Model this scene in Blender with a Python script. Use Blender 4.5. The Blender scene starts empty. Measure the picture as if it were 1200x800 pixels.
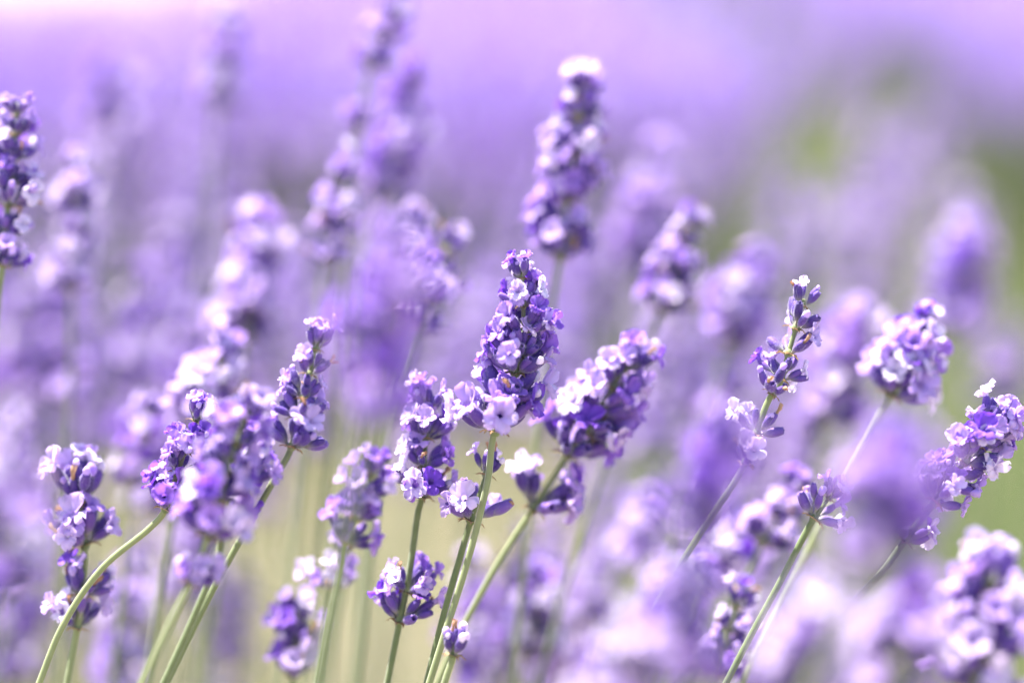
import bpy, math, random
import numpy as np
from mathutils import Vector, Matrix

sc = bpy.context.scene
COL = sc.collection
R = math.radians

# ------------------------------------------------------------------ camera
CAM_H = 0.75
PITCH = 10.4
FOCAL, SENSOR = 85.0, 36.0
FPX = 1200.0 * FOCAL / SENSOR          # focal length in photo pixels
cam_d = bpy.data.cameras.new('camera')
cam = bpy.data.objects.new('camera', cam_d)
COL.objects.link(cam)
cam.location = (0, 0, CAM_H)
cam.rotation_euler = (R(90 - PITCH), 0, 0)
cam_d.lens = FOCAL
cam_d.sensor_width = SENSOR
cam_d.clip_start = 0.02
cam_d.clip_end = 500
cam_d.dof.use_dof = True
cam_d.dof.focus_distance = 0.60
cam_d.dof.aperture_fstop = 2.7
cam_d.dof.aperture_blades = 0
sc.camera = cam

# ------------------------------------------------------------------ world, sun, exposure
SUN_DIR = Vector((-0.26, 0.22, 0.90)).normalized()
elev = math.asin(SUN_DIR.z)
azim = math.atan2(SUN_DIR.x, SUN_DIR.y)
w = bpy.data.worlds.new('World')
sc.world = w
w.use_nodes = True
nt = w.node_tree
bg = nt.nodes['Background']
sky = nt.nodes.new('ShaderNodeTexSky')
sky.sky_type = 'NISHITA'
sky.sun_disc = False
sky.sun_elevation = elev
sky.sun_rotation = azim
sky.air_density = 1.0
sky.dust_density = 2.0
sky.ozone_density = 1.0
nt.links.new(sky.outputs[0], bg.inputs[0])
bg.inputs[1].default_value = 0.085
sun_d = bpy.data.lights.new('sun', 'SUN')
sun_d.energy = 5.0
sun_d.angle = R(0.5)
sun_d.color = (1.0, 0.95, 0.88)
sun = bpy.data.objects.new('sun', sun_d)
COL.objects.link(sun)
sun.rotation_euler = SUN_DIR.to_track_quat('Z', 'Y').to_euler()
sun.location = (0, 0, 5)
sc.view_settings.view_transform = 'Standard'
sc.view_settings.look = 'None'
sc.view_settings.gamma = 1
sc.view_settings.exposure = 2.35
sc.cycles.use_denoising = True
sc.cycles.max_bounces = 6
sc.cycles.transmission_bounces = 6
sc.cycles.diffuse_bounces = 4

# ------------------------------------------------------------------ materials
def new_mat(name):
    m = bpy.data.materials.new(name)
    m.use_nodes = True
    m.node_tree.nodes.clear()
    return m, m.node_tree.nodes, m.node_tree.links

def rgb(c): return (c[0], c[1], c[2], 1)

def leaf_shader(N, L, col_socket, trans_socket, trans, rough=0.6, sheen=0.0, bump=None):
    p = N.new('ShaderNodeBsdfPrincipled')
    p.inputs['Roughness'].default_value = rough
    p.inputs['Specular IOR Level'].default_value = 0.25
    p.inputs['Sheen Weight'].default_value = sheen
    p.inputs['Sheen Roughness'].default_value = 0.45
    L.new(col_socket, p.inputs['Base Color'])
    if bump: L.new(bump, p.inputs['Normal'])
    out = N.new('ShaderNodeOutputMaterial')
    if trans <= 0:
        L.new(p.outputs[0], out.inputs[0]); return p
    t = N.new('ShaderNodeBsdfTranslucent')
    L.new(trans_socket, t.inputs[0])
    mx = N.new('ShaderNodeMixShader'); mx.inputs[0].default_value = trans
    L.new(p.outputs[0], mx.inputs[1]); L.new(t.outputs[0], mx.inputs[2])
    L.new(mx.outputs[0], out.inputs[0])
    return p

def piece_random(N, L):
    """0..1 per object and per piece (attribute pt.y)"""
    a = N.new('ShaderNodeAttribute'); a.attribute_name = 'pt'
    s = N.new('ShaderNodeSeparateXYZ'); L.new(a.outputs['Vector'], s.inputs[0])
    oi = N.new('ShaderNodeObjectInfo')
    ad = N.new('ShaderNodeMath'); ad.operation = 'ADD'
    L.new(s.outputs['Y'], ad.inputs[0]); L.new(oi.outputs['Random'], ad.inputs[1])
    fr = N.new('ShaderNodeMath'); fr.operation = 'FRACT'; L.new(ad.outputs[0], fr.inputs[0])
    return s.outputs['X'], fr.outputs[0]

def mix_col(N, L, fac, a, b):
    m = N.new('ShaderNodeMix'); m.data_type = 'RGBA'
    if hasattr(fac, 'links'): L.new(fac, m.inputs[0])
    else: m.inputs[0].default_value = fac
    for s, v in ((m.inputs[6], a), (m.inputs[7], b)):
        if hasattr(v, 'links'): L.new(v, s)
        else: s.default_value = rgb(v)
    return m.outputs[2]

def ramp(N, L, fac, stops):
    r = N.new('ShaderNodeValToRGB')
    els = r.color_ramp.elements
    while len(els) < len(stops): els.new(0.5)
    for e, (p, c) in zip(els, stops):
        e.position = p; e.color = rgb(c)
    L.new(fac, r.inputs[0])
    return r.outputs[0]

def petal_material(name, deep, lilac, pale, trans=0.42):
    m, N, L = new_mat(name)
    t, rnd = piece_random(N, L)
    body = ramp(N, L, rnd, [(0.0, deep), (0.45, lilac), (1.0, pale)])
    # darker centre vein towards the throat, pale fringe on the lobe edge
    edge = ramp(N, L, t, [(0.0, (0.75, 0.75, 0.75)), (0.45, (0.95, 0.95, 0.95)), (1.0, (1, 1, 1))])
    mul = N.new('ShaderNodeMix'); mul.data_type = 'RGBA'; mul.blend_type = 'MULTIPLY'
    mul.inputs[0].default_value = 1.0
    L.new(body, mul.inputs[6]); L.new(edge, mul.inputs[7])
    nz = N.new('ShaderNodeTexNoise'); nz.inputs['Scale'].default_value = 900
    tc = N.new('ShaderNodeTexCoord'); L.new(tc.outputs['Object'], nz.inputs['Vector'])
    bp = N.new('ShaderNodeBump'); bp.inputs['Strength'].default_value = 0.25; bp.inputs['Distance'].default_value = 0.0003
    L.new(nz.outputs['Fac'], bp.inputs['Height'])
    tr = N.new('ShaderNodeGamma'); tr.inputs[1].default_value = 1.45; L.new(mul.outputs[2], tr.inputs[0])
    leaf_shader(N, L, mul.outputs[2], tr.outputs[0], trans, 0.55, 0.25, bp.outputs[0])
    return m

PETAL = petal_material('petal', (0.23, 0.085, 0.60), (0.40, 0.21, 0.70), (0.66, 0.51, 0.81))
PETAL_PALE = petal_material('petal_pale', (0.50, 0.33, 0.77), (0.66, 0.52, 0.84), (0.84, 0.77, 0.90), 0.45)

def calyx_material():
    m, N, L = new_mat('calyx')
    t, rnd = piece_random(N, L)
    tip = ramp(N, L, rnd, [(0.0, (0.045, 0.020, 0.15)), (0.5, (0.080, 0.034, 0.25)), (1.0, (0.15, 0.07, 0.35))])
    nz = N.new('ShaderNodeTexNoise'); nz.inputs['Scale'].default_value = 1200
    tc = N.new('ShaderNodeTexCoord'); L.new(tc.outputs['Object'], nz.inputs['Vector'])
    base = mix_col(N, L, nz.outputs['Fac'], (0.20, 0.19, 0.20), (0.30, 0.30, 0.24))
    fac = ramp(N, L, t, [(0.0, (0, 0, 0)), (0.30, (0.75, 0.75, 0.75)), (0.55, (1, 1, 1)), (1.0, (0.92, 0.92, 0.92))])
    c = mix_col(N, L, fac, base, tip)
    bp = N.new('ShaderNodeBump'); bp.inputs['Strength'].default_value = 0.5; bp.inputs['Distance'].default_value = 0.0002
    L.new(nz.outputs['Fac'], bp.inputs['Height'])
    leaf_shader(N, L, c, c, 0.12, 0.6, 0.22, bp.outputs[0])
    return m
CALYX = calyx_material()

def plain_leaf(name, a, b, trans, scale=400, rough=0.6, sheen=0.2):
    m, N, L = new_mat(name)
    t, rnd = piece_random(N, L)
    nz = N.new('ShaderNodeTexNoise'); nz.inputs['Scale'].default_value = scale
    tc = N.new('ShaderNodeTexCoord'); L.new(tc.outputs['Object'], nz.inputs['Vector'])
    ad = N.new('ShaderNodeMath'); ad.operation = 'MULTIPLY_ADD'
    L.new(rnd, ad.inputs[0]); ad.inputs[1].default_value = 0.6
    sb = N.new('ShaderNodeMath'); sb.operation = 'MULTIPLY'; sb.inputs[1].default_value = 0.4
    L.new(nz.outputs['Fac'], sb.inputs[0]); L.new(sb.outputs[0], ad.inputs[2])
    c = mix_col(N, L, ad.outputs[0], a, b)
    bp = N.new('ShaderNodeBump'); bp.inputs['Strength'].default_value = 0.3; bp.inputs['Distance'].default_value = 0.0003
    L.new(nz.outputs['Fac'], bp.inputs['Height'])
    leaf_shader(N, L, c, c, trans, rough, sheen, bp.outputs[0])
    return m
STEM = plain_leaf('stem_green', (0.07, 0.105, 0.035), (0.25, 0.28, 0.13), 0.06, 420, 0.6, 0.5)
FUZZ = plain_leaf('calyx_hair', (0.45, 0.40, 0.62), (0.62, 0.58, 0.72), 0.4, 400, 0.7, 0.2)
BRACT = plain_leaf('bract', (0.24, 0.13, 0.07), (0.42, 0.30, 0.16), 0.25, 900, 0.7, 0.1)
WITHER = plain_leaf('withered_corolla', (0.30, 0.15, 0.09), (0.50, 0.34, 0.22), 0.35, 900, 0.7, 0.1)
LEAF = plain_leaf('lavender_leaf', (0.13, 0.17, 0.09), (0.24, 0.29, 0.16), 0.25, 60, 0.65, 0.3)
GRASS = plain_leaf('grass_blade', (0.09, 0.15, 0.045), (0.20, 0.26, 0.10), 0.35, 30, 0.5, 0.0)
DRY = plain_leaf('dry_grass_blade', (0.34, 0.29, 0.18), (0.48, 0.42, 0.29), 0.35, 30, 0.6, 0.0)

def soil_material():
    m, N, L = new_mat('soil')
    tc = N.new('ShaderNodeTexCoord')
    n1 = N.new('ShaderNodeTexNoise'); n1.inputs['Scale'].default_value = 3.0; n1.inputs['Detail'].default_value = 8
    n2 = N.new('ShaderNodeTexNoise'); n2.inputs['Scale'].default_value = 90.0; n2.inputs['Detail'].default_value = 6
    L.new(tc.outputs['Object'], n1.inputs[0]); L.new(tc.outputs['Object'], n2.inputs[0])
    a = ramp(N, L, n1.outputs['Fac'], [(0.3, (0.25, 0.20, 0.15)), (0.7, (0.38, 0.32, 0.25))])
    b = ramp(N, L, n2.outputs['Fac'], [(0.3, (0.20, 0.17, 0.12)), (0.7, (0.38, 0.33, 0.26))])
    c = mix_col(N, L, 0.5, a, b)
    bp = N.new('ShaderNodeBump'); bp.inputs['Strength'].default_value = 0.6; bp.inputs['Distance'].default_value = 0.02
    L.new(n2.outputs['Fac'], bp.inputs['Height'])
    leaf_shader(N, L, c, c, 0.0, 0.9, 0.0, bp.outputs[0])
    return m
SOIL = soil_material()

# ------------------------------------------------------------------ mesh helpers
class MB:
    """collects vertices, faces, a material slot per face and (t, rnd) per vertex"""
    def __init__(s): s.v = []; s.f = []; s.m = []; s.p = []
    def add(s, v, f, mat, p, M=None):
        o = len(s.v)
        if M is not None: v = [M @ Vector(q) for q in v]
        s.v += [tuple(q) for q in v]
        s.f += [tuple(i + o for i in q) for q in f]
        s.m += [mat] * len(f) if isinstance(mat, int) else list(mat)
        s.p += list(p)
    def merge(s, other, M, rnd=0.0, remap=None):
        mats = other.m if remap is None else [remap[i] for i in other.m]
        s.add(other.v, other.f, mats, [(a, b + rnd) for a, b in other.p], M)
    def mesh(s, name, mats, smooth=True):
        me = bpy.data.meshes.new(name)
        me.from_pydata(s.v, [], s.f)
        for m in mats: me.materials.append(m)
        me.polygons.foreach_set('material_index', s.m)
        if smooth: me.polygons.foreach_set('use_smooth', [True] * len(s.f))
        at_ = me.attributes.new('pt', 'FLOAT_VECTOR', 'POINT')
        at_.data.foreach_set('vector', np.array([(a, b, 0) for a, b in s.p], dtype=np.float32).ravel())
        me.update()
        return me

def link(name, me, parent=None, M=None):
    o = bpy.data.objects.new(name, me)
    COL.objects.link(o)
    if parent: o.parent = parent
    if M is not None: o.matrix_basis = M
    return o

def tag(o, label=None, cat=None, group=None, kind=None):
    if label: o['label'] = label
    if cat: o['category'] = cat
    if group: o['group'] = group
    if kind: o['kind'] = kind

# --------------------------- the small pieces of a lavender head (metres)
def grid_faces(nu, nv, wrap=False):
    f = []
    for i in range(nu - 1):
        for j in range(nv if wrap else nv - 1):
            a = i * nv + j; b = i * nv + (j + 1) % nv
            f.append((a, b, b + nv, a + nv))
    return f

CAL_L = 0.0054
def calyx_mb(rng, hairs=True):
    mb = MB()
    seg = 16
    prof = [(0.0, .30), (.08, .48), (.22, .78), (.42, 1.0), (.62, 1.04), (.80, .95), (.93, .80), (1.0, .70), (.97, .50), (.80, .42)]
    bend = rng.uniform(-.35, .35) * 0.001
    rw = rng.uniform(.92, 1.12)
    v, p = [], []
    for i, (t, r) in enumerate(prof):
        for j in range(seg):
            a = 2 * math.pi * j / seg
            rib = 1 + (.075 if j % 2 else -.06) * min(1, t * 3)
            rr = r * rib * rw * 0.00112
            z = t * CAL_L
            if i == 7: z += (0.00035 if j % 4 == 0 else 0)
            v.append((rr * math.cos(a) + bend * t * t, rr * math.sin(a), z))
            p.append((min(t, 1), 0))
    mb.add(v, grid_faces(len(prof), seg, True), 0, p)
    # pedicel
    v = [(0.0003 * math.cos(a), 0.0003 * math.sin(a), z) for z in (-0.0016, 0.0002) for a in (0, 2.1, 4.2)]
    mb.add(v, grid_faces(2, 3, True), 0, [(0.0, 0)] * 6)
    if hairs:
        for k in range(110):
            t = rng.uniform(.1, 1.0); a = rng.uniform(0, 6.283)
            r = np.interp(t, [q[0] for q in prof[:8]], [q[1] for q in prof[:8]]) * rw * 0.00112
            c = Vector((r * math.cos(a) + bend * t * t, r * math.sin(a), t * CAL_L))
            n = Vector((math.cos(a), math.sin(a), rng.uniform(.1, .9))).normalized()
            ln = rng.uniform(.0003, .0007)
            s = Vector((-math.sin(a), math.cos(a), 0)) * 0.000028
            mb.add([c - s, c + s, c + n * ln + Vector((rng.uniform(-1, 1), rng.uniform(-1, 1), rng.uniform(-1, 1))) * .00012], [(0, 1, 2)], 1, [(t, 0)] * 3)
    return mb

def corolla_mb(rng, openness=1.0):
    """tube + two-lipped mouth: upper lip of two lobes (towards +X), lower lip of three"""
    mb = MB()
    seg, tl = 10, 0.0034
    v, p = [], []
    r0 = 0.00085
    for i in range(4):
        t = i / 3
        r = (0.00062 + (r0 - 0.00062) * t ** 1.5 + .00012 * t)
        for j in range(seg):
            a = 6.28318 * j / seg
            v.append((r * math.cos(a) + .0004 * t * t, r * math.sin(a), -0.0014 + tl * t)); p.append((0.25, 0))
    mb.add(v, grid_faces(4, seg, True), 0, p)
    top = tl - 0.0014
    lobes = [(-.55, .0037, .0020, 35, 55), (.55, .0037, .0020, 35, 55),
             (math.pi, .0033, .0016, 55, 115), (math.pi - 1.15, .0031, .0016, 55, 110), (math.pi + 1.15, .0031, .0016, 55, 110)]
    for (ph, Ln, W, a0, a1) in lobes:
        ph += rng.uniform(-.18, .18); Ln *= rng.uniform(.85, 1.15); W *= rng.uniform(.88, 1.15)
        a0 = R(a0 * openness * rng.uniform(.7, 1.3)); a1 = R(a1 * openness * rng.uniform(.75, 1.3))
        nu, nv = 7, 7
        v, p = [], []
        r, z = r0 * .95, top - .0002
        f1, f2 = rng.uniform(0, 6.28), rng.uniform(0, 6.28)
        cup = rng.uniform(-.25, .45)
        tw = rng.uniform(-.35, .35)
        for i in range(nu):
            u = i / (nu - 1)
            an = a0 + (a1 - a0) * u
            if i:
                r += math.sin(an) * Ln / (nu - 1); z += math.cos(an) * Ln / (nu - 1)
            wd = W * (.42 + .62 * math.sin(min(1, u * 1.25) * math.pi / 2)) * math.sqrt(max(0, 1 - max(0, (u - .62) / .40) ** 2))
            wd = max(wd, W * .12)
            for j in range(nv):
                q = -1 + 2 * j / (nv - 1)
                lat = q * wd
                notch = 1 - .16 * max(0, math.cos(q * 5.5 + f1)) * u * u
                nrm = cup * W * q * q + .00045 * u * math.sin(f1 + q * 4.2 + u * 3) + .00032 * u * math.sin(f2 + q * 8) + tw * lat * u
                rr = r0 + (r - r0) * notch - nrm * math.cos(an) - (.00035 * q * q * (1 - u))
                zz = z + nrm * math.sin(an)
                x = rr * math.cos(ph) - lat * math.sin(ph) + .0004
                y = rr * math.sin(ph) + lat * math.cos(ph)
                v.append((x, y, zz)); p.append((.3 + .7 * u, 0))
        mb.add(v, grid_faces(nu, nv), 0, p)
    return mb

def budtip_mb(rng):
    """closed corolla bud peeping out of a calyx"""
    mb = MB(); seg = 10
    prof = [(-.0012, .0005), (0, .0007), (.0009, .0011), (.0017, .00115), (.0023, .0008), (.0026, .00025)]
    v, p = [], []
    for z, r in prof:
        for j in range(seg):
            a = 6.28318 * j / seg
            rr = r * (1 + .13 * math.cos(3 * a + 1) + rng.uniform(-.05, .05))
            v.append((rr * math.cos(a) + z * .2, rr * math.sin(a), z)); p.append((.7, 0))
    mb.add(v, grid_faces(len(prof), seg, True) + [tuple(range((len(prof) - 1) * seg, len(prof) * seg))], 0, p)
    return mb

def wither_mb(rng):
    mb = MB(); seg = 7
    v, p = [], []
    for i in range(6):
        t = i / 5
        r = .00055 * (1 - .35 * t) * (1 + .8 * (t > .75))
        for j in range(seg):
            a = 6.28318 * j / seg
            rr = r * rng.uniform(.6, 1.3)
            v.append((rr * math.cos(a) + .0016 * t * t, rr * math.sin(a), -.001 + .0042 * t)); p.append((t, 0))
    mb.add(v, grid_faces(6, seg, True), 0, p)
    return mb

def bracts_mb(rng):
    """node of a whorl: a collar of pointed papery bracts"""
    mb = MB()
    n = 5
    a0 = rng.uniform(0, 6)
    for k in range(n):
        a = a0 + k * 6.283 / n + rng.uniform(-.3, .3)
        L_, W_ = rng.uniform(.0030, .0044), rng.uniform(.0010, .0016)
        v, p = [], []
        for i in range(5):
            u = i / 4
            wd = W_ * math.sin(min(1, .25 + u * .9) * math.pi) if u < .95 else 0.00005
            wd = max(wd, .00005)
            r = .0006 + L_ * u * .75; z = -.0006 + L_ * (.45 * u - .55 * u * u + rng.uniform(-.04, .04))
            for q in (-1, 0, 1):
                v.append((r * math.cos(a) - q * wd * math.sin(a), r * math.sin(a) + q * wd * math.cos(a), z + .0003 * q * q)); p.append((u, k * .2))
        mb.add(v, grid_faces(5, 3), 0, p)
    v, p = [], []
    for z, r in ((-.0012, .0008), (-.0003, .0013), (.0006, .0012), (.0014, .0007)):
        for j in range(8):
            a = .785 * j
            v.append((r * math.cos(a), r * math.sin(a), z)); p.append((.3, .5))
    mb.add(v, grid_faces(4, 8, True), 1, p)
    return mb

rng = random.Random(7)
CALYX_MB = [calyx_mb(rng) for _ in range(6)]
CALYX_LOW = [calyx_mb(rng, False) for _ in range(3)]
FLOWER_MB = [corolla_mb(rng, o) for o in (1.0, 1.05, .9, 1.0, .75, .6, 1.1, .85)]
BUD_MB = [budtip_mb(rng) for _ in range(3)]
WITHER_MB = [wither_mb(rng) for _ in range(3)]
BRACT_MB = [bracts_mb(rng) for _ in range(5)]
ME_CALYX = [m.mesh('calyx', [CALYX, FUZZ]) for m in CALYX_MB]
ME_FLOWER = [m.mesh('corolla', [PETAL]) for m in FLOWER_MB]
ME_FLOWER_P = [m.mesh('corolla_pale', [PETAL_PALE]) for m in FLOWER_MB]
ME_BUD = [m.mesh('corolla_bud', [PETAL_PALE]) for m in BUD_MB]
ME_WITHER = [m.mesh('withered_corolla', [WITHER]) for m in WITHER_MB]
ME_BRACT = [m.mesh('whorl', [BRACT, STEM]) for m in BRACT_MB]

def aim(d, loc, roll=0.0, up=Vector((0, 0, 1)), s=1.0):
    z = Vector(d).normalized()
    x = up - z * up.dot(z)
    if x.length < 1e-4: x = Vector((1, 0, 0)) - z * z.x
    x.normalize(); y = z.cross(x)
    M = Matrix((x, y, z)).transposed().to_4x4()
    return Matrix.Translation(loc) @ M @ Matrix.Rotation(roll, 4, 'Z') @ Matrix.Scale(s, 4)

def whorl_layout(rng, n, open_frac, lo=24, hi=66, s=1.0, pale=0.4, closed=0.3):
    """pieces of a whorl in its own frame (Z = the head's axis)"""
    out = []
    a0 = rng.uniform(0, 6.28)
    for k in range(n):
        inner = (k % 3 == 2)
        a = (a0 + k * 6.283 / n + rng.uniform(-.25, .25)) if k % 4 == 0 else a0 + (k % 2) * math.pi + rng.gauss(0, .72)
        el = R(rng.uniform(lo, lo + (hi - lo) * .4) if inner else rng.uniform(lo + (hi - lo) * .4, hi))
        d = Vector((math.cos(a) * math.sin(el), math.sin(a) * math.sin(el), math.cos(el)))
        cs = s * rng.uniform(.82, 1.12)
        loc = Vector((math.cos(a), math.sin(a), 0)) * .0010 * s + d * (.0010 + (rng.uniform(.0008, .0026) if rng.random() < .22 else 0)) * s + Vector((0, 0, (.0012 if inner else 0) * s))
        M = aim(d, loc, rng.uniform(-.3, .3), s=cs)
        out.append(('calyx', rng.randrange(6), M))
        q = rng.random()
        if q < open_frac:
            d2 = (d + Vector((rng.uniform(-.25, .25), rng.uniform(-.25, .25), rng.uniform(-.25, .2)))).normalized()
            M2 = aim(d2, M @ Vector((0, 0, CAL_L * .93)), rng.uniform(-.35, .35), s=s * rng.uniform(.70, 1.04))
            out.append(('pale' if rng.random() < pale else 'flower', rng.randrange(8), M2))
        elif q < open_frac + closed * (1 - open_frac):
            out.append(('bud', rng.randrange(3), aim(d, M @ Vector((0, 0, CAL_L * .95)), 0, s=cs * rng.uniform(.6, 1.05))))
        elif q < open_frac + (closed + .13) * (1 - open_frac):
            out.append(('wither', rng.randrange(3), aim(d, M @ Vector((0, 0, CAL_L * .95)), rng.uniform(-3, 3), s=cs)))
    return out

# joined whorls for spikes too soft in the photo to tell calyx from calyx
def soft_whorl(rng, n, open_frac, lo, hi, s, pale):
    mb = MB()
    for kind, i, M in whorl_layout(rng, n, open_frac, lo, hi, s, pale):
        rr = rng.random()
        if kind == 'calyx': mb.merge(CALYX_LOW[i % 3], M, rr, {0: 0, 1: 0})
        elif kind == 'flower': mb.merge(FLOWER_MB[i], M, rr, {0: 1})
        elif kind in ('pale', 'bud'): mb.merge(FLOWER_MB[i] if kind == 'pale' else BUD_MB[i % 3], M, rr, {0: 2})
        else: mb.merge(WITHER_MB[i % 3], M, rr, {0: 3})
    return mb.mesh('soft_whorl', [CALYX, PETAL, PETAL_PALE, WITHER])
SOFT = [soft_whorl(rng, rng.choice([11, 12, 13]), rng.uniform(.45, .8), 26, 72, 1.0, rng.uniform(.6, .9)) for _ in range(9)]
SOFT_DEEP = [soft_whorl(rng, 11, rng.uniform(.35, .55), 20, 70, 1.0, .05) for _ in range(5)]
SOFT_TOP = [soft_whorl(rng, 8, rng.uniform(.3, .7), 6, 45, .9, .8) for _ in range(4)]

# ------------------------------------------------------------------ stems
def catmull(pts, per=7):
    """centripetal Catmull-Rom through the points"""
    P = [2 * pts[0] - pts[1]] + list(pts) + [2 * pts[-1] - pts[-2]]
    out = []
    for i in range(1, len(P) - 2):
        p0, p1, p2, p3 = P[i - 1:i + 3]
        t0 = 0.0
        t1 = t0 + max(1e-4, (p1 - p0).length) ** .5
        t2 = t1 + max(1e-4, (p2 - p1).length) ** .5
        t3 = t2 + max(1e-4, (p3 - p2).length) ** .5
        for k in range(per):
            t = t1 + (t2 - t1) * k / per
            a1 = p0 * ((t1 - t) / (t1 - t0)) + p1 * ((t - t0) / (t1 - t0))
            a2 = p1 * ((t2 - t) / (t2 - t1)) + p2 * ((t - t1) / (t2 - t1))
            a3 = p2 * ((t3 - t) / (t3 - t2)) + p3 * ((t - t2) / (t3 - t2))
            b1 = a1 * ((t2 - t) / (t2 - t0)) + a2 * ((t - t0) / (t2 - t0))
            b2 = a2 * ((t3 - t) / (t3 - t1)) + a3 * ((t - t1) / (t3 - t1))
            out.append(b1 * ((t2 - t) / (t2 - t1)) + b2 * ((t - t1) / (t2 - t1)))
    out.append(pts[-1])
    return out

def tube_mb(path, radii, seg=8, rnd=0.0):
    mb = MB(); v, p = [], []
    n = len(path)
    ref = Vector((0, 1, 0))
    for i, c in enumerate(path):
        d = (path[min(i + 1, n - 1)] - path[max(i - 1, 0)]).normalized()
        x = ref - d * ref.dot(d); x.normalize(); y = d.cross(x)
        r = radii[i]
        for j in range(seg):
            a = 6.28318 * j / seg
            rr = r * (1.08 if j % 2 else .93)
            v.append(c + (x * math.cos(a) + y * math.sin(a)) * rr); p.append((i / n, rnd))
    f = grid_faces(n, seg, True)
    f.append(tuple(reversed(range(seg)))); f.append(tuple(range((n - 1) * seg, n * seg)))
    mb.add(v, f, 0, p)
    return mb

cp, sp = math.cos(R(PITCH)), math.sin(R(PITCH))
def at(px, py, depth):
    """world point at a distance along the viewing direction"""
    x = (px - 600) * depth / FPX; y = (400 - py) * depth / FPX
    return Vector((x, depth * cp + y * sp, CAM_H - depth * sp + y * cp))

LAV = 'lavender spikes of the near bush'
def spike(label, z, base, tip, stem, width=100, nw=None, open_=.55, pale=.4, low=(), dz=0.0, seed=0, soft=False, ncal=14, curve=0.0, foot=None, closed=.3, taper=.75):
    """one flowering stem. base/tip: ends of the dense head; low: lower detached whorls (bottom one first) on the stem"""
    rng = random.Random(seed * 17 + 3)
    B = at(*base, z); T = at(*tip, z + dz)
    side = (T - B).cross(Vector((0, 1, 0))).normalized()
    Lh = (T - B).length
    s = max(.86, min(1.5, width / 96 * z / 0.6))
    lowp = [at(x, y, z) for (x, y, *_) in low]
    # stem points from the foot up
    pts_top = [B.lerp(T, .33) + side * curve * Lh, B.lerp(T, .66) + side * curve * Lh, T - (T - B) * .05]
    st = [at(x, y, z) for (x, y) in stem][::-1]
    last = st[0]
    dirn = ((st[0] - st[1]) if len(st) > 1 else (st[0] - B)).normalized()
    dirn.z = min(dirn.z, -.5)
    c1 = last + dirn * .10
    F = Vector((c1.x - .02 + rng.uniform(-.02, .02), c1.y + rng.uniform(-.02, .04), 0.0))
    mid = Vector((c1.x * .8 + F.x * .2 , (c1.y + F.y) * .5, max(.15, c1.z - .12)))
    low_on = [(p_, i) for i, p_ in enumerate(lowp)]
    pts = [F, mid, c1] + st + [B] + pts_top
    path = catmull(pts, 8)
    n = len(path)
    zt = path[-1].z
    hb = B.z
    rad = []
    for i, c in enumerate(path):
        u = i / (n - 1)
        r = .00086 if c.z < hb else .00084 - .0004 * (c.z - hb) / max(.001, zt - hb)
        rad.append(r * (.85 + .15 * s) * (1.12 - .12 * u))
    root = bpy.data.objects.new('lavender_spike', None)
    root.empty_display_size = .02
    COL.objects.link(root)
    root.location = F
    tag(root, label, 'lavender', LAV)
    mb = tube_mb([c - F for c in path], rad, 8, rng.random())
    link('stem', mb.mesh('stem', [STEM]), root)
    # whorls: lower ones first
    nodes = []
    for i, lw in enumerate(low):
        p_ = lowp[i]
        k = min(range(len(path)), key=lambda q: (path[q] - p_).length)
        d = (path[min(k + 1, n - 1)] - path[max(0, k - 1)]).normalized()
        nodes.append((path[k], d, s * (lw[2] if len(lw) > 2 else .9), (lw[3] if len(lw) > 3 else ncal - 2) + 2, open_, 20, 68))
    if nw is None: nw = max(3, round(Lh / (.0072 * s)))
    for k in range(nw):
        u = (k / max(1, nw - 1)) ** .92
        q = .04 + .84 * u + (rng.uniform(-.035, .035) if 0 < k < nw - 1 else 0)
        c = B.lerp(T, q) + side * curve * Lh * math.sin(min(1, q * 1.3) * math.pi * .75)
        kk = min(range(len(path)), key=lambda j: (path[j] - c).length)
        c = path[kk]
        d = (path[min(kk + 1, n - 1)] - path[max(0, kk - 1)]).normalized()
        last_one = (k == nw - 1)
        ws = s * (1 - (1 - taper) * u ** 2) * rng.uniform(.84, 1.12)
        nodes.append((c, d, ws, ncal - (2 if last_one else 0), min(.95, open_ * (.6 if last_one else rng.choice([.45, .9, 1.1, 1.35]))), 4 if last_one else 24 - 4 * u, 42 if last_one else 70 - 8 * u))
    for (c, d, ws, nc, of, lo, hi) in nodes:
        d = (d + Vector((rng.uniform(-.2, .2), rng.uniform(-.2, .2), 0))).normalized()
        M = aim(d, c - F, rng.uniform(0, 6.28), up=Vector((1, 0, 0)))
        if soft:
            link('whorl', rng.choice(SOFT_DEEP if pale < .25 else SOFT_TOP if hi < 50 else SOFT), root, M @ Matrix.Scale(ws, 4))
            continue
        wh = link('whorl', rng.choice(ME_BRACT), root, M @ Matrix.Scale(ws, 4))
        for kind, i, ML in whorl_layout(rng, nc, of, lo, hi, 1.0, pale, closed):
            if kind == 'calyx': link('calyx', ME_CALYX[i], wh, ML)
            elif kind == 'flower': link('corolla', ME_FLOWER[i], wh, ML)
            elif kind == 'pale': link('corolla', ME_FLOWER_P[i], wh, ML)
            elif kind == 'bud': link('corolla_bud', ME_BUD[i], wh, ML)
            else: link('withered_corolla', ME_WITHER[i], wh, ML)
    return root

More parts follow.
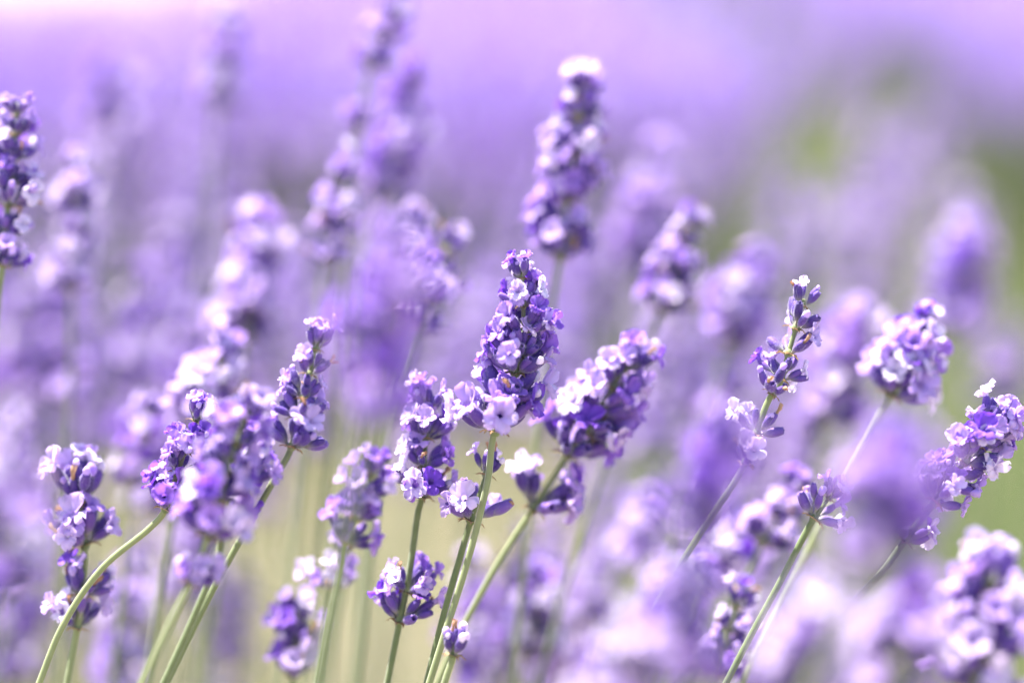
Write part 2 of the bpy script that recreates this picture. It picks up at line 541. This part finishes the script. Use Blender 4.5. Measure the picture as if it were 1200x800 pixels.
# ------------------------------------------------------------------ ground
def ground():
    xs = np.concatenate([[-250, -60, -20, -8], np.linspace(-4, 4, 41), [8, 20, 60, 250]])
    ys = np.concatenate([[-250, -40, -10, -3], np.linspace(-1, 12, 66), [16, 24, 40, 90, 250]])
    r = np.random.RandomState(1)
    v = []
    for y in ys:
        for x in xs:
            b = 0.0
            if abs(x) < 4 and -1 < y < 12: b = r.uniform(-.012, .006)
            v.append((float(x), float(y), b - .003))
    mb = MB(); mb.add(v, grid_faces(len(ys), len(xs)), 0, [(0, 0)] * len(v))
    o = link('ground', mb.mesh('ground', [SOIL]))
    o['kind'] = 'structure'
ground()

# ------------------------------------------------------------------ stuff: many small faces at once
def numpy_mesh(name, V, F, mat_idx, pt, mats, smooth=False):
    """V (n,3), F (m,k) with fixed k"""
    me = bpy.data.meshes.new(name)
    k = F.shape[1]
    me.vertices.add(len(V)); me.vertices.foreach_set('co', V.astype(np.float32).ravel())
    me.loops.add(F.size); me.loops.foreach_set('vertex_index', F.astype(np.int32).ravel())
    me.polygons.add(len(F)); me.polygons.foreach_set('loop_start', np.arange(0, F.size, k, dtype=np.int32))
    for m in mats: me.materials.append(m)
    me.polygons.foreach_set('material_index', mat_idx.astype(np.int32))
    a = me.attributes.new('pt', 'FLOAT_VECTOR', 'POINT')
    a.data.foreach_set('vector', pt.astype(np.float32).ravel())
    me.update(); me.validate()
    return me

def blades(name, rs, pos, h0, h1, wid, lean, mats, weights, zlo=0.0):
    """upright narrow blades, each two quads bending over"""
    n = len(pos)
    h = rs.uniform(h0, h1, n); a = rs.uniform(0, 6.283, n); b = rs.uniform(0, 6.283, n)
    ln = rs.uniform(.1, 1, n) * lean * h
    side = np.stack([np.cos(a), np.sin(a), 0 * a], 1) * (rs.uniform(.6, 1.2, n) * wid)[:, None]
    ld = np.stack([np.cos(b), np.sin(b), 0 * b], 1) * ln[:, None]
    up = np.array([0, 0, 1.0])
    P0 = pos; P1 = pos + up * (h * .55)[:, None] + ld * .35; P2 = pos + up * h[:, None] + ld
    V = np.stack([P0 - side, P0 + side, P1 - side * .8, P1 + side * .8, P2 - side * .12, P2 + side * .12], 1).reshape(-1, 3)
    base = np.arange(n)[:, None] * 6
    F = np.concatenate([base + np.array([0, 1, 3, 2]), base + np.array([2, 3, 5, 4])], 1).reshape(-1, 4)
    mi = rs.choice(len(mats), n, p=weights)
    rnd = rs.uniform(0, 1, n)
    pt = np.stack([np.tile([0, 0, .5, .5, 1, 1], n), np.repeat(rnd, 6), np.zeros(6 * n)], 1)
    return numpy_mesh(name, V, F, np.repeat(mi, 2), pt, mats)

def far_template(r):
    """simple spike 1 m tall basis: quads only; stem, calyces and petals"""
    V, F, M = [], [], []
    def quad(a, b, c, d, m):
        o = len(V); V.extend([a, b, c, d]); F.append((o, o + 1, o + 2, o + 3)); M.append(m)
    for k in range(2):
        d = (.0014, 0, 0) if k else (0, .0014, 0)
        d = np.array(d); t = np.array([0, 0, .40])
        quad(-d, d, d + t, t - d, 0)
    for wv in range(7):
        z = .36 + .0095 * wv; s = 1.0 - .05 * wv
        for k in range(7):
            a = r.uniform(0, 6.283); el = r.uniform(.5, 1.4)
            d = np.array([math.cos(a) * math.sin(el), math.sin(a) * math.sin(el), math.cos(el)])
            t = np.array([-math.sin(a), math.cos(a), 0])
            c = np.array([0, 0, z])
            if k < 3:
                quad(c - t * .0012, c + t * .0012, c + t * .0012 + d * .008 * s, c - t * .0012 + d * .008 * s, 1)
            m = 2 if r.uniform() < .42 else 3
            n = np.cross(d, t) if r.uniform() < .5 else d
            e = t * .0042; g = (n * .6 + np.array([r.uniform(-1, 1), r.uniform(-1, 1), r.uniform(-.2, 1)]) * .5); g = g / np.linalg.norm(g) * .0042
            q = c + d * .0098 * s
            quad(q - e - g, q + e - g, q + e + g, q - e + g, m)
    return np.array(V), np.array(F), np.array(M)

def far_spikes(name, rs, pos, hmin, hmax, mats, big=1.0):
    tpl = [far_template(rs) for _ in range(6)]
    Vs, Fs, Ms, Ps = [], [], [], []
    off = 0
    n = len(pos)
    kinds = rs.randint(0, 6, n)
    for k in range(6):
        idx = np.where(kinds == k)[0]
        if not len(idx): continue
        V, F, M = tpl[k]
        m = len(idx)
        a = rs.uniform(0, 6.283, m)
        h = rs.uniform(hmin, hmax, m) / .43
        lx, ly = rs.normal(.10, .16, m), rs.normal(0, .16, m)
        ca, sa = np.cos(a), np.sin(a)
        X = V[None, :, 0] * ca[:, None] - V[None, :, 1] * sa[:, None]
        Y = V[None, :, 0] * sa[:, None] + V[None, :, 1] * ca[:, None]
        X, Y = X * big, Y * big
        Z = V[None, :, 2] * h[:, None]
        X = X + lx[:, None] * Z; Y = Y + ly[:, None] * Z
        W = np.stack([X, Y, Z], 2) + pos[idx][:, None, :]
        nv = len(V)
        Vs.append(W.reshape(-1, 3))
        Fs.append((F[None] + (np.arange(m) * nv)[:, None, None] + off).reshape(-1, 4))
        Ms.append(np.tile(M, m))
        q = np.repeat(rs.uniform(0, 1, m), nv) + np.tile(np.repeat(rs.uniform(0, .35, nv // 4), 4), m)
        Ps.append(np.stack([np.full(m * nv, .7), q, np.zeros(m * nv)], 1))
        off += m * nv
    return numpy_mesh(name, np.concatenate(Vs), np.concatenate(Fs), np.concatenate(Ms), np.concatenate(Ps), mats)

FAR_MATS = [STEM, CALYX, PETAL, PETAL_PALE]
rs = np.random.RandomState(11)
def in_band(n, x0, x1, y0, y1):
    # denser near, thinner far
    u = rs.uniform(0, 1, n)
    y = y0 * (y1 / y0) ** u
    return np.stack([rs.uniform(x0, x1, n), y, np.zeros(n)], 1)

# rows of lavender running away from the viewer; a grassy gap between them
ROWS = [('lavender_row', -1.02, .22, 3.3, 24.0, 8000, 'long row of lavender in bloom left of the grassy gap'),
        ('lavender_row', -2.6, -1.05, 3.3, 7.0, 2300, 'lavender row beyond the first row, ending at the pale track'),
        ('lavender_row', .90, 2.6, 3.2, 24.0, 5600, 'long row of lavender in bloom right of the grassy gap'),
        ('lavender_row', 2.8, 5.0, 4.0, 24.0, 1800, 'farther lavender row on the far side of the right row')]
for nm, x0, x1, y0, y1, n, lab in ROWS:
    p = in_band(n, x0, x1, y0, y1)
    p[:, 0] += .10 * np.sin(p[:, 1] * 2.3 + x0)
    o = link(nm, far_spikes(nm, rs, p, .40, .58, FAR_MATS, 1.0 + .15))
    tag(o, lab, 'lavender', kind='stuff')
    q = in_band(n * 4, x0 + .06, x1 - .06, y0, y1)
    q[:, 2] = rs.uniform(0, .22, len(q))
    o = link('lavender_foliage', blades('lavender_foliage', rs, q, .05, .16, .004, .6, [LEAF, GRASS], [.8, .2]))
    tag(o, 'grey-green narrow leaves at the foot of the ' + lab.replace('long ', ''), 'foliage', kind='stuff')

g = in_band(22000, .1, 1.05, 2.0, 24.0)
o = link('grass', blades('grass', rs, g, .04, .20, .0030, .7, [GRASS, DRY], [.85, .15]))
tag(o, 'green grass growing in the gap between the lavender rows', 'grass', kind='stuff')
g = in_band(9000, -1.0, .4, 1.3, 3.4)
o = link('dry_grass', blades('dry_grass', rs, g, .03, .16, .0025, .8, [GRASS, DRY], [.45, .55]))
tag(o, 'sparse straw-coloured grass on the pale soil behind the near bush', 'grass', kind='stuff')

# ------------------------------------------------------------------ the near bush: leaves low down
g = np.stack([rs.uniform(-.55, .35, 9000), rs.uniform(.30, 1.25, 9000), rs.uniform(0, .24, 9000)], 1)
o = link('lavender_foliage', blades('near_foliage', rs, g, .05, .17, .0022, .5, [LEAF, GRASS], [.7, .3]))
tag(o, 'narrow green leaves and young shoots low in the near bush', 'foliage', kind='stuff')

# ------------------------------------------------------------------ spikes one can make out, sharpest first
S = spike
S('tallest fully sharp violet spike with a narrow budded tip and thick straight stem', .600, (578, 512), (612, 300), [(572, 560), (550, 650), (522, 740), (500, 810)], 110, 7, .60, .45, seed=1, curve=-.06, ncal=15, taper=.62)
S('low whorl of white-topped buds just behind the tallest sharp stem', .606, (551, 612), (572, 548), [(540, 650), (520, 720), (500, 800)], 96, 2, .5, .7, seed=2, ncal=13)
S('short stem with one open whorl of grey-violet buds beside the tallest stem', .592, (531, 768), (527, 735), [(524, 790), (512, 830)], 88, 1, .15, .8, seed=3, ncal=11, closed=.8)
S('sharp spike of open violet flowers with a second cluster low on its stem', .612, (494, 584), (502, 470), [(490, 600), (480, 670), (462, 760), (448, 830)], 88, 4, .72, .35, low=[(477, 725, 1.05, 12), (482, 695, .95, 12)], seed=4)
S('leaning spike of round violet flowers with a brown-collared whorl beneath it', .628, (662, 538), (742, 418), [(628, 592), (610, 618), (572, 680), (535, 750), (500, 830)], 108, 5, .75, .5, low=[(624, 592, 1.0, 14)], seed=5)
S('sharp dark-budded spike crowned by white flowers beside the crowded leaning cluster', .592, (340, 528), (374, 392), [(328, 550), (300, 600), (250, 690), (190, 810)], 82, 5, .45, .85, seed=6, closed=.15)
S('slim violet spike on a stem bent far over to the right', .600, (192, 600), (234, 478), [(176, 618), (120, 665), (75, 730), (40, 815)], 74, 4, .75, .35, seed=7)
S('wide crowded violet spike leaning over a lower pair of flowers', .565, (242, 634), (292, 470), [(232, 665), (205, 720), (160, 815)], 100, 5, .7, .45, low=[(235, 690, .75, 8)], seed=8)
S('slender spike behind the wide crowded one, its stem close beside', .585, (262, 610), (292, 520), [(256, 650), (228, 720), (185, 815)], 90, 3, .6, .3, seed=9)
S('short fan of pale lilac buds with a second whorl under it', .618, (99, 640), (92, 578), [(99, 660), (93, 720), (86, 760), (76, 815)], 108, 2, .45, .85, low=[(90, 735, .8, 11), (93, 695, .9, 11)], seed=10, closed=.8, ncal=19, taper=.95)
S('sharp leaning spike of bright lilac flowers standing against the green gap', .600, (1092, 592), (1170, 488), [(1064, 628), (1035, 668), (1000, 706), (930, 800)], 102, 5, .88, .55, low=[(1062, 632, .75, 7)], seed=11)
S('loose open spike of dark separate buds topped by one white flower', .600, (914, 448), (944, 345), [(900, 470), (882, 520), (866, 556), (830, 610), (780, 690), (720, 800)], 74, 4, .28, .9, low=[(870, 540, 1.0, 7), (882, 508, 1.0, 7), (905, 460, 1.0, 6)], seed=12, ncal=8, closed=.15, taper=.9)
S('broad violet spike with dark lower buds on a pale slanting stem', .635, (1042, 466), (1084, 385), [(1032, 485), (1000, 545), (960, 620), (900, 740), (860, 820)], 112, 4, .8, .75, seed=13)
S('small lilac head on a pale slanting stem under the loose open spike', .605, (953, 608), (974, 580), [(945, 622), (915, 680), (878, 748), (840, 820)], 84, 2, .8, .7, seed=14, ncal=12)
S('big pale rounded head packed with lilac-white buds at the lower edge of the bush', .545, (1140, 815), (1162, 668), [(1138, 840), (1125, 910)], 150, 5, .45, .9, seed=15, ncal=13, closed=.9)
S('tall soft spike with white flowers at its top and dark violet foot', .668, (656, 310), (684, 88), [(650, 345), (640, 420), (625, 560), (600, 800)], 92, 8, .55, .6, seed=16)
S('soft leaning spike with white upper flowers on a thin green stem', .690, (772, 368), (812, 252), [(762, 395), (735, 470), (690, 600), (630, 800)], 74, 5, .6, .75, seed=17)
S('soft plump pale spike between the leaning white-topped spike and the dark-budded one', .745, (852, 405), (880, 302), [(845, 430), (820, 520), (760, 800)], 82, 5, .7, .7, seed=18)
S('soft white-flowered spike leaning right above the tallest sharp one', .675, (488, 388), (528, 280), [(478, 415), (455, 500), (420, 800)], 84, 4, .65, .8, seed=19)
S('soft narrow spike with pale flowers and dark middle buds', .700, (382, 312), (410, 176), [(376, 340), (365, 450), (330, 800)], 70, 5, .55, .7, seed=20)
S('blurred spike whose top whorls lean out over the narrow one', .725, (432, 84), (470, -15), [(428, 110), (415, 200), (400, 420), (360, 800)], 70, 4, .6, .6, low=[(424, 150, .8, 8)], seed=21)
S('blurred broad spike of bright violet petals among the upper spikes', .765, (448, 240), (482, 90), [(440, 270), (425, 400), (380, 800)], 86, 6, .8, .5, seed=22)
S('dark violet slightly soft head low between two green stems', .575, (404, 640), (440, 545), [(400, 665), (385, 740), (370, 820)], 62, 4, .35, .1, seed=23, closed=.1)
S('dark spike with a white cap at the outer end of the bush', .628, (2, 318), (22, 110), [(-2, 350), (-10, 500), (-30, 800)], 72, 7, .5, .5, seed=24)
S('soft spike of white and brown-tinged whorls next to the dark white-capped one', .72, (84, 345), (88, 180), [(84, 370), (82, 500), (70, 800)], 66, 6, .55, .8, seed=25)
S('soft round-topped spike with pale petals above the crowded leaning cluster', .730, (284, 402), (304, 258), [(282, 430), (270, 520), (240, 800)], 96, 6, .7, .7, seed=26)
S('soft lilac spike with a dark core behind the fan of buds', .690, (152, 572), (178, 474), [(150, 600), (144, 680), (130, 815)], 72, 4, .55, .6, seed=27)
S('lone small lilac head on a straight upright stem', .76, (84, 474), (90, 436), [(82, 500), (80, 600), (74, 800)], 56, 2, .8, .6, seed=28)
S('soft low violet head with rounded petals near the foot of the bush', .655, (344, 792), (346, 715), [(344, 815), (340, 900)], 88, 3, .75, .5, seed=29)
S('small soft violet head above the low rounded one', .645, (388, 690), (402, 640), [(384, 720), (372, 815)], 58, 2, .6, .4, seed=30)
S('soft low spike of grey-lilac buds on the bare side of the bush', .700, (618, 772), (636, 682), [(614, 800), (600, 900)], 84, 4, .5, .7, seed=31)
S('dark-cored soft spike low in the crowded foreground flowers', .640, (838, 792), (868, 700), [(832, 815), (800, 900)], 72, 4, .5, .5, seed=32)
S('soft violet head beside the small lilac head on the slanting stem', .66, (892, 640), (932, 570), [(880, 665), (850, 720), (800, 815)], 88, 3, .7, .5, seed=33)
S('soft broad spike tucked behind the loose dark-budded spike', .74, (968, 500), (1010, 360), [(955, 540), (920, 640), (860, 815)], 90, 6, .75, .6, seed=34)
S('very soft spike of lilac petals above the leaning bright lilac one', .86, (1112, 395), (1136, 262), [(1105, 430), (1080, 560), (1020, 800)], 92, 6, .8, .6, seed=35, soft=True)
S('very soft rounded violet head by the grass gap', .90, (1165, 480), (1176, 415), [(1160, 510), (1130, 800)], 78, 3, .85, .2, seed=36, soft=True)
S('very soft tall dark stemmed spike high over the rest of the bush', .82, (254, 130), (270, 0), [(252, 160), (246, 300), (225, 800)], 44, 6, .35, .4, seed=37, soft=True)
S('very soft pale-capped spike next to the tall dark one', .90, (124, 185), (126, 66), [(124, 220), (122, 400), (110, 800)], 66, 5, .7, .9, seed=38, soft=True)
S('soft whitish spike behind the tall dark-footed one', .84, (744, 330), (770, 175), [(738, 360), (715, 500), (660, 800)], 84, 6, .7, .9, seed=39, soft=True)
S('soft pale lilac spike in the crowd behind the leaning brown-collared one', .76, (738, 670), (762, 590), [(728, 700), (690, 815)], 92, 4, .7, .7, seed=40, soft=True)
S('soft white-flowered head just behind the wide crowded leaning spike', .665, (228, 500), (262, 412), [(220, 530), (200, 620), (170, 815)], 92, 4, .8, .95, seed=49)
S('soft white-lit head between the blurred deep violet spike and the tallest sharp one', .70, (462, 350), (486, 265), [(458, 380), (440, 520), (410, 815)], 92, 3, .85, .95, seed=50)
S('soft pale lilac head rising among the foreground flowers below the loose spike', .68, (815, 690), (850, 620), [(805, 720), (770, 815)], 92, 3, .8, .8, seed=51)
# close to the lens, dissolved by blur
S('strongly blurred deep violet spike in front of the upper cluster', .475, (425, 505), (470, 260), [(415, 560), (395, 660), (360, 830)], 125, 6, .8, .1, seed=41, soft=True)
S('strongly blurred violet spike in front of the loose dark-budded one', .47, (800, 640), (856, 500), [(785, 680), (740, 760), (700, 830)], 130, 5, .8, .15, seed=42, soft=True)
S('strongly blurred dark violet spike before the bright lilac one', .44, (1010, 690), (1064, 520), [(990, 730), (940, 830)], 150, 6, .7, .1, seed=43, soft=True)
S('strongly blurred lilac spike at the outer end of the bush, low down', .48, (4, 700), (14, 490), [(0, 740), (-20, 830)], 105, 6, .8, .5, seed=44, soft=True)
S('blurred pale lilac spike low in front, leaning beside the dark-cored one', .47, (760, 800), (800, 670), [(750, 830), (720, 920)], 120, 5, .85, .8, seed=45, soft=True)
S('blurred pale lilac spike low in front between two others', .46, (930, 830), (965, 690), [(920, 860), (890, 940)], 125, 5, .85, .7, seed=46, soft=True)
S('blurred pale lilac spike low in front, next to the big pale head', .48, (1040, 820), (1075, 690), [(1030, 850), (1000, 940)], 120, 5, .85, .8, seed=47, soft=True)
S('blurred violet spike low in front with only its tip rising', .47, (690, 880), (722, 750), [(680, 900), (660, 960)], 115, 5, .8, .5, seed=48, soft=True)

# ------------------------------------------------------------------ the stand behind: copies of a few soft spikes
def soft_proto(seed):
    r = random.Random(seed)
    root = bpy.data.objects.new('lavender_spike', None)
    COL.objects.link(root)
    H = .62
    bend = r.uniform(.02, .09)
    pts = [Vector((0, 0, 0)), Vector((bend * .1, .004, .25)), Vector((bend * .45, 0, .45)), Vector((bend, 0, H))]
    path = catmull(pts, 9)
    mb = tube_mb(path, [.0012 - .0006 * i / len(path) for i in range(len(path))], 6, r.random())
    link('stem', mb.mesh('stem', [STEM]), root)
    nw = r.choice([5, 6, 7])
    for k in range(nw):
        q = len(path) - 1 - round((nw - 1 - k) * 1.15)
        zc = H - .0078 * (nw - 1 - k) - .006
        if k == 0 and r.random() < .5: zc -= .008
        j = min(range(1, len(path)), key=lambda i: abs(path[i].z - zc))
        a, b = path[j - 1], path[j]
        c = a.lerp(b, max(0, min(1.2, (zc - a.z) / (b.z - a.z))))
        d = (b - a).normalized()
        sm = r.choice(SOFT_TOP) if k == nw - 1 else r.choice(SOFT)
        link('whorl', sm, root, aim(d, c, r.uniform(0, 6.28), up=Vector((1, 0, 0))) @ Matrix.Scale(1.05 - .25 * k / nw, 4))
    return root
def copy_thing(root):
    c = root.copy(); COL.objects.link(c)
    for ch in root.children:
        d = ch.copy(); COL.objects.link(d); d.parent = c
    return c
protos = [soft_proto(200 + i) for i in range(8)]
used = [False] * 8
r = random.Random(5)
STAND = [  # x0, x1, tip y0, y1, depth0, depth1, count
    (-60, 420, 230, 470, .82, 1.30, 52, 'pale violet spike of the crowd around the wide crowded leaning spike'),
    (-60, 560, 90, 260, 1.1, 1.9, 34, 'very blurred pale spike standing among the tall dark-stemmed and white-capped ones'),
    (380, 720, 260, 440, .90, 1.40, 18, 'blurred lilac spike in the thin crowd behind the tallest sharp spike'),
    (680, 1020, 330, 560, .80, 1.25, 26, 'blurred violet spike in the crowd behind the loose dark-budded spike'),
    (990, 1240, 200, 400, .95, 1.50, 14, 'blurred violet spike just beyond the very soft rounded head by the grass'),
    (640, 1000, 560, 740, .72, .95, 18, 'blurred lilac spike low in the crowd under the small lilac head'),
    (-60, 330, 470, 700, .74, 1.0, 22, 'blurred spike low in the crowd behind the fan of lilac buds'),
    (640, 820, 180, 320, 1.0, 1.5, 10, 'blurred pale spike behind the tall spike with the dark foot'),
    (820, 1040, 120, 330, 1.3, 2.0, 7, 'very blurred spike standing in front of the grassy gap'),
    (1000, 1230, 60, 280, 1.3, 2.0, 10, 'very blurred spike high beside the grassy gap, before the right row'),
]
for (x0, x1, y0, y1, d0, d1, n, lab) in STAND:
    for _ in range(n):
        i = r.randrange(8)
        if used[i]: o = copy_thing(protos[i])
        else: o = protos[i]; used[i] = True
        dep = r.uniform(d0, d1)
        T = at(r.uniform(x0, x1), r.uniform(y0, y1), dep)
        s = T.z / .62
        rz = r.gauss(0, .7)
        o.location = (T.x - .06 * math.cos(rz) * s, T.y - .06 * math.sin(rz) * s, 0)
        o.rotation_euler = (0, 0, rz)
        o.scale = (s, s, s)
        tag(o, lab, 'lavender', 'spikes like the ' + lab)
for i, u in enumerate(used):
    if not u:
        for ch in list(protos[i].children): bpy.data.objects.remove(ch)
        bpy.data.objects.remove(protos[i])
print('objects', len(bpy.data.objects))
